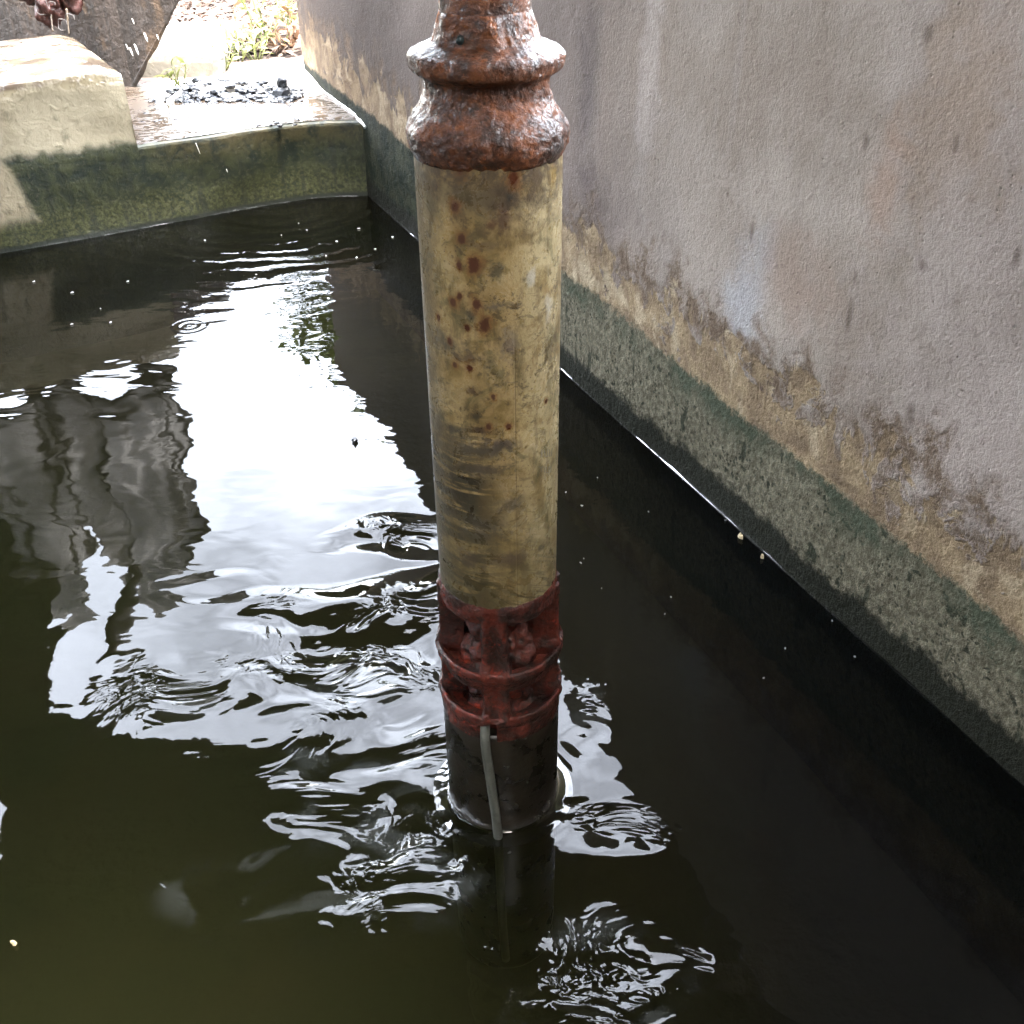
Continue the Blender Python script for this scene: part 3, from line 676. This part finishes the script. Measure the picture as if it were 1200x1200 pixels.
# dense loops for a hewn outline
loop = []
for i, p in enumerate(outl):
    q = outl[(i+1) % len(outl)]; k = max(1, int((q-p).length/.05))
    for t in range(k):
        r_ = p+(q-p)*t/k; loop.append(r_ + Vector((1, 0, .4))*.012*mn.noise(r_*9))
nL = len(loop)
back = Vector((-.345, .939, 0))
fac = [0, .0, .03, .16, .40]; ins = [.06, .03, .0, -.006, .01]
cen = sum(loop, Vector())/nL
rings = []
for dpt, i_ in zip([0, .006, .05, .22, .45], [.02, .006, 0, .0, .01]):
    rings.append(len(V))
    for p in loop:
        d = (p-cen).normalized(); V.append(p - d*i_ + back*dpt + Vector((.012*mn.noise(p*14+Vector((dpt*9, 0, 0))), 0, 0)))
for a, b in zip(rings, rings[1:]):
    for k in range(nL): Fc.append((a+k, a+(k+1) % nL, b+(k+1) % nL, b+k))
Fc.append(tuple(range(nL))[::-1]); Fc.append(tuple(rings[-1]+k for k in range(nL)))
sl = mesh('timber_slab', V, Fc, M_SLAB, None, False)
tag(sl, 'dark brown rough slab with a grooved slanting edge standing behind the pale block', 'slab')

# ------------------------------------------------------------------ netted bundle with trickles, falling drops
bp = aty(66, 6, 4.50)
nb = empty('net_bundle', (bp.x, bp.y, bp.z))
tag(nb, 'reddish brown netted bundle dripping above the wet block top', 'bundle')
def lump(c, r, sq=1.2, f=18, a=.25, n=14):
    V, Fc = [], []
    for i in range(n+1):
        ph = math.pi*i/n
        for k in range(2*n):
            th = math.pi*k/n; d = Vector((math.sin(ph)*math.cos(th), math.sin(ph)*math.sin(th), math.cos(ph)))
            rr = r*(1+a*fbm((Vector(c)+d*r)*f, 3)); V.append(Vector(c)+Vector((d.x*rr, d.y*rr, d.z*rr*sq)))
    m_ = 2*n
    for i in range(n):
        for k in range(m_): Fc.append((i*m_+k, (i+1)*m_+k, (i+1)*m_+(k+1) % m_, i*m_+(k+1) % m_))
    return V, Fc
px = 1/238.0
V, Fc = join(*[lump((x_, y_, z_), r_, q_, 30, .55, 22) for x_, y_, z_, r_, q_ in [(-.03, 0, .01, .055, 1.4), (.06, 0, .03, .046, 1.3), (-.07, .02, .07, .055, 1), (.02, .03, .09, .07, 1), (.0, -.02, .03, .04, 1), (-.10, .0, .05, .035, 1.2), (.10, .01, .08, .04, 1)]])
mesh('bag', V, Fc, M_NET, nb)
fr = []
for i in range(16):
    c = Vector((random.uniform(-.06, .16), -.06+random.uniform(-.02, .03), random.uniform(-.07, .05))); r = random.uniform(.012, .026)
    pts = [c+Vector((r*math.cos(q*.62), .01*math.sin(q*1.7), r*1.2*math.sin(q*.62))) for q in range(random.randint(5, 9))]
    fr.append(tube_data(pts, .0013, 6))
for q in fr[:5]: mesh('froth_string', q[0], q[1], M_FROTH, nb)
for i, (u, v0, v1, r, lb) in enumerate([(60, 12, 37, .0040, 'left of the two thin trickles falling from the brown bundle onto the block'), (79, 10, 41, .0052, 'right of the two thin trickles falling from the brown bundle onto the block')]):
    a = aty(u-1, v0, 4.46); b = aty(u+2, v1, 4.42)
    pts = [a+(b-a)*t/14 + Vector((.003*mn.noise(Vector((t*.9, i*7, 0))), 0, 0)) for t in range(15)]
    V, Fc = tube_data(pts, [r*(1-.45*t/14+.25*mn.noise(Vector((t*.8, i, 2)))) for t in range(15)], 10)
    tag(mesh('water_trickle', V, Fc, mat_plain('brown_water', (.050, .036, .022), .2, .3, 30)), lb, 'water trickle', 'trickles from the brown bundle')
for u, v, L, r in [(171, 44, 11, .0042), (154, 61, 10, .0032), (160, 58, 13, .0040), (149, 55, 7, .002), (185, 44, 7, .0022), (156, 25, 7, .002), (232, 174, 13, .0014), (266, 200, 4, .0016)]:
    Y = 4.30 if v < 100 else 3.75
    a = aty(u-L*.20, v-L*.5, Y); b = aty(u+L*.20, v+L*.5, Y)
    pts = [a+(b-a)*t/8 for t in range(9)]
    V, Fc = tube_data(pts, [r*(.15+.85*math.sin(math.pi*min(1, (t+.4)/8.6))**.8) for t in range(9)], 8)
    V = [Vector(q)-a for q in V]
    o = mesh('water_drop', V, Fc, M_DROP, None, True, a)
    tag(o, 'thin falling water drop near the pale block' if v < 100 else 'thin falling water drop below the notch', 'water drop', 'falling drops by the pale block' if v < 100 else 'falling drops below the notch')

# ------------------------------------------------------------------ gravel, stone
def stone(c, r, seed, fl=.6):
    bm = bmesh.new(); bmesh.ops.create_icosphere(bm, subdivisions=2, radius=1)
    rnd = random.Random(seed); q = Vector((rnd.uniform(-50, 50), rnd.uniform(-50, 50), rnd.uniform(-50, 50)))
    ex = Matrix.Rotation(rnd.uniform(0, 6.28), 3, 'Z') @ Matrix.Diagonal((1, rnd.uniform(.6, .95), rnd.uniform(fl*.7, fl*1.2)))
    V = []
    for v in bm.verts:
        d = v.co.normalized(); rr = r*(1+.45*mn.noise(d*1.3+q)+.18*mn.noise(d*3.1+q)); V.append(c+ex@(d*rr))
    Fc = [tuple(v.index for v in f.verts) for f in bm.faces]; bm.free(); return V, Fc
parts = []
for i in range(760):
    t = random.random(); u = 200+155*t**.85
    v = random.gauss(114, 8.5); v = min(140, max(101, v)); v += 5*(1-t)
    if t < .12 and v < 108: continue
    if random.random() < .25: u = random.uniform(165, 350); v = random.uniform(118, 150)
    p = at(u, v, ZS); pile = max(0, 1-abs(v-109)/16)*(.038 if t < .7 else .02)
    p.z = ZS+.006+random.random()*pile
    parts.append(stone(p, random.uniform(.006, .026)*(1.1 if v < 122 else .5), i, .42))
V, Fc = join(*parts)
tag(mesh('gravel', V, Fc, M_GRAVEL, None, False), 'pile of wet black gravel on the notch floor', 'gravel', None, 'stuff')
p = at(332, 110, ZS+.02); V, Fc = join(stone(p, .045, 991, .75), stone(p+Vector((0, .0, .042)), .026, 992, .8))
tag(mesh('stone', V, Fc, M_GRAVEL, None, False), 'largest dark wet stone at the right end of the gravel pile', 'stone')

# ------------------------------------------------------------------ sunlit things beyond
def hull(name, front_pts, depth, mat, label, cat, seg=3, base=None, wid=.03):
    """profile in pixel points at a given y -> solid going back"""
    V = [Vector(p) for p in front_pts]; n = len(V); V += [Vector(p)+Vector(depth) for p in front_pts]
    Fc = [tuple(range(n)), tuple(range(n, 2*n))[::-1]] + [(k, k+n, (k+1) % n+n, (k+1) % n) for k in range(n)]
    bm = bmesh.new(); vs = [bm.verts.new(v) for v in V]
    for f in Fc: bm.faces.new([vs[i] for i in f])
    bmesh.ops.recalc_face_normals(bm, faces=bm.faces)
    bmesh.ops.bevel(bm, geom=list(bm.edges), offset=wid, segments=seg, affect='EDGES', profile=.6)
    me = bpy.data.meshes.new(name); bm.to_mesh(me); bm.free(); me.materials.append(mat)
    o = bpy.data.objects.new(name, me); COL.objects.link(o); tag(o, label, cat); return o
def gp(u, v, Y, z=None):
    p = aty(u, v, Y)
    if z is not None: p.z = z
    return p
Y = 5.25
hull('kerb_block', [gp(120, 130, Y, .05), gp(120, 64, Y), gp(190, 59, Y), gp(252, 61, Y), gp(262, 70, Y), gp(262, 130, Y, .05)], (-.12, .75, 0), M_CURB, 'pale kerb block with a sunlit top and shaded face left of the white slab', 'kerb', wid=.05)
# sloping white apron slab
V, Fc = [], []
edge = [(196, 122), (222, 103), (250, 90), (285, 80), (320, 72), (362, 65), (400, 60)]
n_ = 24
for i in range(n_+1):
    t = i/n_*(len(edge)-1); k = min(int(t), len(edge)-2); q = t-k
    u = edge[k][0]*(1-q)+edge[k+1][0]*q; v = edge[k][1]*(1-q)+edge[k+1][1]*q
    b = at(u, v, ZS+.02+.03*i/n_); f_ = at(u, max(v+3, 109), ZS+.008)
    for j in range(9):
        r_ = j/8; V.append(f_*(1-r_)+b*r_+Vector((0, 0, .02*math.sin(math.pi*r_))))
    V.append(b+Vector((0, .06, -.03))); V.append(b+Vector((0, .08, -.4)))
for i in range(n_):
    for j in range(10): Fc.append((i*11+j, (i+1)*11+j, (i+1)*11+j+1, i*11+j+1))
tag(mesh('apron_slab', V, Fc, M_CONC, None, True), 'sloping sunlit white concrete apron behind the gravel', 'slab')
for pts, lb in [([(196, 40), (186, 33), (205, 26), (262, 24), (250, 32), (240, 37)], 'left of the two flat pale slabs lying on the littered dirt'), ([(236, 35), (262, 26), (290, 24), (306, 32), (298, 38), (252, 40)], 'right of the two flat pale slabs lying on the littered dirt')]:
    P = [at(u, v, GZ+.05) for u, v in pts]
    for q in P: q.z = GZ-.03
    hull('paving_slab', P, (0, 0, .08), M_CONC, lb, 'slab', wid=.015)
a, b = gp(250, 58, 6.15), gp(345, 50, 6.35)
V, Fc = tube_data([a+(b-a)*t/10 for t in range(11)], .048, 20)
tag(mesh('ground_pipe', V, Fc, M_PIPE), 'pale grey pipe lying on the ground behind the white apron', 'pipe')
# litter
V, Fc = [], []
def leaf(p, L, W, ang, tilt, roll=0, curl=.25):
    M_ = Matrix.Rotation(ang, 3, 'Z') @ Matrix.Rotation(tilt, 3, 'Y') @ Matrix.Rotation(roll, 3, 'X')
    o = len(V)
    for t, w_ in [(0, .05), (.3, .8), (.55, 1), (.8, .6), (1, .02)]:
        for s in (-1, 1): V.append(p + M_@Vector((t*L, s*w_*W/2, curl*L*math.sin(t*3)*.4+.12*W*abs(w_))))
    for k in range(4): Fc.append((o+2*k, o+2*k+1, o+2*k+3, o+2*k+2))
for i in range(3800):
    u = random.uniform(160, 350); v = random.uniform(-14, 62)
    p = at(u, v, GZ+random.uniform(.004, .03)); leaf(p, random.uniform(.04, .11), random.uniform(.02, .05), random.uniform(0, 6.28), random.uniform(-.5, .5), random.uniform(-.6, .6))
tag(mesh('leaf_litter', V, Fc, M_LITTER), 'dry pinkish brown leaf litter scattered over the dirt', 'leaf litter', None, 'stuff')
# weeds
def weed(name, base, h, nst, spread, lf, mat, label, group=None, lean=.2):
    global V, Fc
    e = empty(name, base); tag(e, label, 'weed', group)
    st = []; V, Fc = [], []
    for i in range(nst):
        a = random.uniform(0, 6.28); d = Vector((math.cos(a), math.sin(a), 0))*random.uniform(0, spread); top = Vector((d.x*2.2+random.uniform(-lean, lean)*h, d.y*1.5, h*random.uniform(.6, 1)))
        pts = [d*.6*(t/6)**.5*0 + d*.4 + (top-d*.4)*(t/6) + Vector((0, 0, -.05*h*math.sin(t/6*3.1))) for t in range(7)]
        st.append(tube_data(pts, [.004*(1-.6*t/6) for t in range(7)], 6))
        for k in range(int(4+h*13)):
            t = random.uniform(.12, 1); p = d*.4+(top-d*.4)*t
            leaf(p, lf*random.uniform(.5, 1.1), lf*.20*random.uniform(.7, 1.3), random.uniform(0, 6.28), random.uniform(-.9, .5), random.uniform(-.6, .6), .3)
    mesh('foliage', V, Fc, mat, e, True)
    v, f = join(*st); mesh('stem', v, f, mat, e, True)
def wbase(u, v, z=GZ): return at(u, v, z)
weed('weed', wbase(318, 62), .62, 7, .12, .12, M_LEAF, 'tallest leafy green weed, rising beside the end of the tall wall')
weed('weed', wbase(336, 44), .62, 6, .12, .12, M_LEAF, 'pale green weed behind the tallest one, right against the wall end')
weed('weed', wbase(280, 72), .20, 4, .05, .11, M_LEAF, 'short broad leaved weed above the middle of the white apron edge')
weed('weed', wbase(262, 82), .15, 5, .06, .09, M_LEAF, 'bushy green weed spilling over the corner of the kerb block')
weed('weed', wbase(212, 106, ZS), .10, 4, .03, .08, M_LEAF, 'single small sprout at the left end of the gravel pile')
weed('weed', wbase(300, 70), .20, 6, .10, .10, M_LEAF, 'short weed between the tallest weed and the broad leaved one')
weed('dry_weed', wbase(345, 62), .26, 8, .10, .11, M_DRY, 'dry orange weed at the foot of the wall end')
weed('dry_weed', wbase(282, 58), .22, 6, .10, .11, M_DRY, 'dry orange weed behind the grey pipe')

tr_ = empty('tree', (-.35, 7.3, GZ)); tag(tr_, 'dark leafy tree beyond the far end of the tall wall, added unseen to darken the reflection', 'tree')  # unseen tree added to darken the reflection by the wall end
V, Fc = join(tube_data([(0, 0, -.05), (.03, .02, .8), (-.08, 0, 1.6), (-.2, .05, 2.4)], [.11, .09, .07, .03], 12), tube_data([(-.05, 0, 1.3), (-.5, -.05, 1.7), (-.95, -.1, 1.9)], [.05, .035, .015], 8), tube_data([(.0, 0, 1.2), (.4, .1, 1.9), (.7, .1, 2.6)], [.05, .035, .015], 8))
mesh('trunk', V, Fc, M_WOOD, tr_)
V, Fc = [], []
for i in range(2600):
    c0 = random.choice([(-.95, -.1, 1.65, .42), (-.55, 0, 2.1, .5), (-.1, 0, 2.6, .55), (.4, .1, 2.9, .6), (-.5, .1, 1.55, .4), (.2, 0, 2.1, .5)])
    d = Vector((random.gauss(0, 1), random.gauss(0, 1), random.gauss(0, 1))).normalized()*c0[3]*random.random()**.5
    leaf(Vector(c0[:3])+d, random.uniform(.09, .17), random.uniform(.04, .07), random.uniform(0, 6.28), random.uniform(-1, .6), random.uniform(-1, 1))
mesh('crown', V, Fc, mat_leaf('tree_leaf', (.025, .035, .010), (.06, .075, .022)), tr_)

# ------------------------------------------------------------------ floating bits
def flake(name, u, v, r, mat, label, cat, group=None, n=7, h=.004, z=.003):
    p = at(u, v, z); V = []; k = random.random()*6
    rad = [r*random.uniform(.55, 1.15) for _ in range(n)]
    rad = [q*(1.5 if i_ % 3 == 0 else .75) for i_, q in enumerate(rad)]
    for zz, s in ((0, 1), (h, .8)):
        for i in range(n): a = k+6.283*i/n; V.append((rad[i]*s*math.cos(a), rad[i]*s*math.sin(a), zz + (random.uniform(0, h) if zz else 0)))
    V.append((0, 0, h*1.3))
    Fc = [tuple(range(n))[::-1]]+[(i, (i+1) % n, n+(i+1) % n, n+i) for i in range(n)]+[(n+i, n+(i+1) % n, 2*n) for i in range(n)]
    o = mesh(name, V, Fc, mat, None, False, p); tag(o, label, cat, group); return o
flake('leaf_scrap', 868, 630, .0065, M_FLAKE, 'crumpled tan leaf scrap on the waterline, nearer the pump of the two', 'leaf scrap')
flake('leaf_scrap', 893, 653, .0062, M_FLAKE, 'crumpled tan leaf scrap on the waterline, farther right of the two', 'leaf scrap')
flake('leaf_scrap', 16, 1106, .0035, M_FLAKE, 'tiny tan scrap floating alone on open olive water', 'leaf scrap')
flake('beetle', 416, 517, .010, M_BUG, 'small dark beetle-like speck floating on the white reflection', 'speck')
GL = 'tiny pale speck floating on the dark water'
sp = [(663,577),(682,593),(681,660),(684,655),(779,720),(895,795),(786,700),(705,690),(920,760),(975,728),(760,600),(800,560),(1002,770),(850,610),(700,560),(560,540),(950,690),
      (330,276),(360,270),(395,283),(420,268),(385,350),(372,372),(382,300),(418,302),(440,292),(460,278),(350,262),(150,330),(85,343),(130,378),(118,362),(84,380),(300,322),(240,282),(40,330)]
for u, v in sp:
    flake('floating_speck', u, v, random.uniform(.0012, .0022)*(1 if v > 450 else 2.3), M_SPECK, GL, 'speck', 'pale specks floating on the water', n=5, h=.0015, z=.002)

# ------------------------------------------------------------------ roof, post and tarpaulin overhead (unseen roof shaped and walls added for light and reflection)
def yfront(x):
    pts = [(-4.9, 5.0), (-2.75, 5.0), (-2.55, 3.95), (-2.2, 3.7), (-1.2, 3.62), (.2, 3.05), (.7, 3.0), (1.0, 2.3), (2.1, 1.5)]
    if x <= -4.9: return 5.0
    for (x0, y0), (x1, y1) in zip(pts, pts[1:]):
        if x <= x1: return y0+(y1-y0)*(x-x0)/(x1-x0)
    return pts[-1][1]
V, Fc = [], []
nxr = 260
for i in range(nxr+1):
    x = -4.6+6.5*i/nxr; yf = yfront(x)+.06*mn.noise(Vector((x*3, 0, 0)))
    for j in range(49):
        y = -3.1+(yf+3.1)*j/48; z = 2.62+.016*math.sin(x*2*math.pi/.076)+.03*mn.noise(Vector((x, y*.7, 0)))
        V.append((x, y, z))
o = len(V); V += [(a, b, c+.012) for a, b, c in V]
for i in range(nxr):
    for j in range(48):
        xm, ym = V[i*49+j][0], V[i*49+j][1]
        if -3.0 < xm+.16*mn.noise(Vector((ym*4, 1, 0))) < -2.42 and 2.45 < ym < 3.25: continue      # missing sheets
        if .02 < xm+.14*mn.noise(Vector((ym*6, 4, 0))) < .44 and 1.90+.1*mn.noise(Vector((xm*7, 1, 2))) < ym < 2.36: continue
        if -.25 < xm < .45 and -1.0 < ym < -.62: continue  # opening added behind the camera to light the pump front
        a = i*49+j; Fc.append((a, a+1, a+50, a+49)); Fc.append((o+a, o+a+49, o+a+50, o+a+1))
for i in range(nxr): a = i*49; Fc.append((a, a+49, o+a+49, o+a)); a += 48; Fc.append((a, o+a, o+a+49, a+49))
for j in range(48): a = j; Fc.append((a, o+a, o+a+1, a+1)); a = nxr*49+j; Fc.append((a, a+1, o+a+1, o+a))
rf = empty('shed_roof', (-.2, .6, 2.6)); tag(rf, 'dark corrugated shed roof over the tank, unseen, outline shaped to fit the water reflection', 'roof')  # unseen roof, outline shaped for the reflection and to shade the tank
m_ = mesh('roof_sheet', [(a+.2, b-.6, c-2.6) for a, b, c in V], Fc, M_ROOF, rf)
for x0, y0, x1, y1 in [(-4.4, 3.2, .9, 2.3), (-4.4, 1.2, 1.8, 1.2), (-4.4, -1.6, 1.8, -1.6)]:
    V, Fc = tube_data([(x0+.2, y0-.6, -.05), (x1+.2, y1-.6, -.05)], .05, 10); mesh('beam', V, Fc, M_WOOD, rf)
V, Fc = tube_data([(-1.9, 2.7, -.03), (-2.08, 4.35, -.02)], .045, 10); mesh('beam', V, Fc, M_WOOD, rf)
for x, y in [(-3.0, -1.4), (1.95, -1.4)]:
    V, Fc = tube_data([(x+.2, y-.6, GZ-2.6), (x+.2+(.75 if x < 0 else -.2), y-.6-.2, .0)], .05, 10); mesh('post', V, Fc, M_WOOD, rf)
slabbox('blocker_wall', Vector((-4.6, -3.1, 0)), Vector((-4.6, 4.6, 0)), .1, GZ-.05, 2.25, M_ROOF, 'unseen dark wall added far to the left of the tank to block light')  # added walls close the sides against sky light
slabbox('blocker_wall', Vector((1.9, -3.1, 0)), Vector((-4.5, -3.1, 0)), -.1, GZ-.05, 2.75, M_ROOF, 'unseen dark wall added behind the photographer to block light')
slabbox('blocker_wall', Vector((1.95, .55, 0)), Vector((1.95, -3.0, 0)), -.1, GZ-.05, 2.55, M_ROOF, 'unseen dark wall added on the right behind the tall tank wall to block light')
# tarpaulin hanging beyond the block, wavy, gap below
V, Fc = [], []
nt = 150
for i in range(nt+1):
    t = i/nt; x = -1.93-2.6*t; y = 5.35-.9*t+.16*mn.noise(Vector((t*11, 0, 0)))+.07*mn.noise(Vector((t*34, 0, 5)))
    zb = 1.40+.20*mn.noise(Vector((t*13, 2, 0)))
    for j in range(15):
        r_ = j/14; zt = (2.98 if t < .5 else 2.98)-.72*max(0, 1-abs(t-.262+.02*(1-r_))/.055)-.10*mn.noise(Vector((t*12, 9, 0))); z = zb+(zt-zb)*r_; V.append((x+.35*t*0+.30*mn.noise(Vector((t*2, z*1.6, 0)))*(1-t), y+.10*mn.noise(Vector((t*16, z*1.6, 8))), z))
for i in range(nt):
    for j in range(14): a = i*15+j; Fc.append((a, a+1, a+16, a+15))
tp = mesh('tarpaulin', V, Fc, M_TARP); tag(tp, 'grey brown tarpaulin hanging above the dark slab, seen only as reflection', 'tarpaulin')
sm_ = tp.modifiers.new('thick', 'SOLIDIFY'); sm_.thickness = .004

# ------------------------------------------------------------------ light
W = bpy.data.worlds.new('World'); S.world = W; W.use_nodes = True
nt_ = W.node_tree; nt_.nodes.clear()
sky = nt_.nodes.new('ShaderNodeTexSky'); sky.sky_type = 'NISHITA'; sky.sun_disc = False
SUN_EL, SUN_AZ = R(62), R(150)                                       # azimuth from +Y clockwise: behind the camera, to the right
sky.sun_elevation = SUN_EL; sky.sun_rotation = SUN_AZ; sky.dust_density = 4; sky.air_density = 1.2; sky.ozone_density = 1
bg = nt_.nodes.new('ShaderNodeBackground'); bg.inputs[1].default_value = .15
ow = nt_.nodes.new('ShaderNodeOutputWorld'); hs = nt_.nodes.new('ShaderNodeHueSaturation'); hs.inputs['Saturation'].default_value = .35; nt_.links.new(sky.outputs[0], hs.inputs['Color']); tcw = nt_.nodes.new('ShaderNodeTexCoord'); cn = nt_.nodes.new('ShaderNodeTexNoise'); nt_.links.new(tcw.outputs['Generated'], cn.inputs['Vector'])
cn.inputs['Scale'].default_value = 3.2; cn.inputs['Detail'].default_value = 5; cn.inputs['Roughness'].default_value = .55
mr = nt_.nodes.new('ShaderNodeMapRange'); mr.interpolation_type = 'SMOOTHSTEP'; nt_.links.new(cn.outputs['Fac'], mr.inputs[0]); mr.inputs[1].default_value = .35; mr.inputs[2].default_value = .65; mr.inputs[3].default_value = .62; mr.inputs[4].default_value = 1.5
mm = nt_.nodes.new('ShaderNodeMix'); mm.data_type = 'RGBA'; mm.blend_type = 'MULTIPLY'; mm.inputs[0].default_value = 1
nt_.links.new(hs.outputs[0], mm.inputs[6]); nt_.links.new(mr.outputs[0], mm.inputs[7]); nt_.links.new(mm.outputs[2], bg.inputs[0]); nt_.links.new(bg.outputs[0], ow.inputs[0])
sd_ = bpy.data.lights.new('sun', 'SUN'); sd_.energy = .5; sd_.angle = R(14); sd_.color = (1, .96, .90)
so = bpy.data.objects.new('sun', sd_); COL.objects.link(so); so.location = (2, -3, 8)
dirv = Vector((math.sin(SUN_AZ)*math.cos(SUN_EL), math.cos(SUN_AZ)*math.cos(SUN_EL), math.sin(SUN_EL)))
so.rotation_euler = dirv.to_track_quat('Z', 'Y').to_euler()
S.view_settings.view_transform = 'Standard'; S.view_settings.look = 'None'; S.view_settings.gamma = 1; S.view_settings.use_curve_mapping = False
S.view_settings.exposure = EXPOSURE
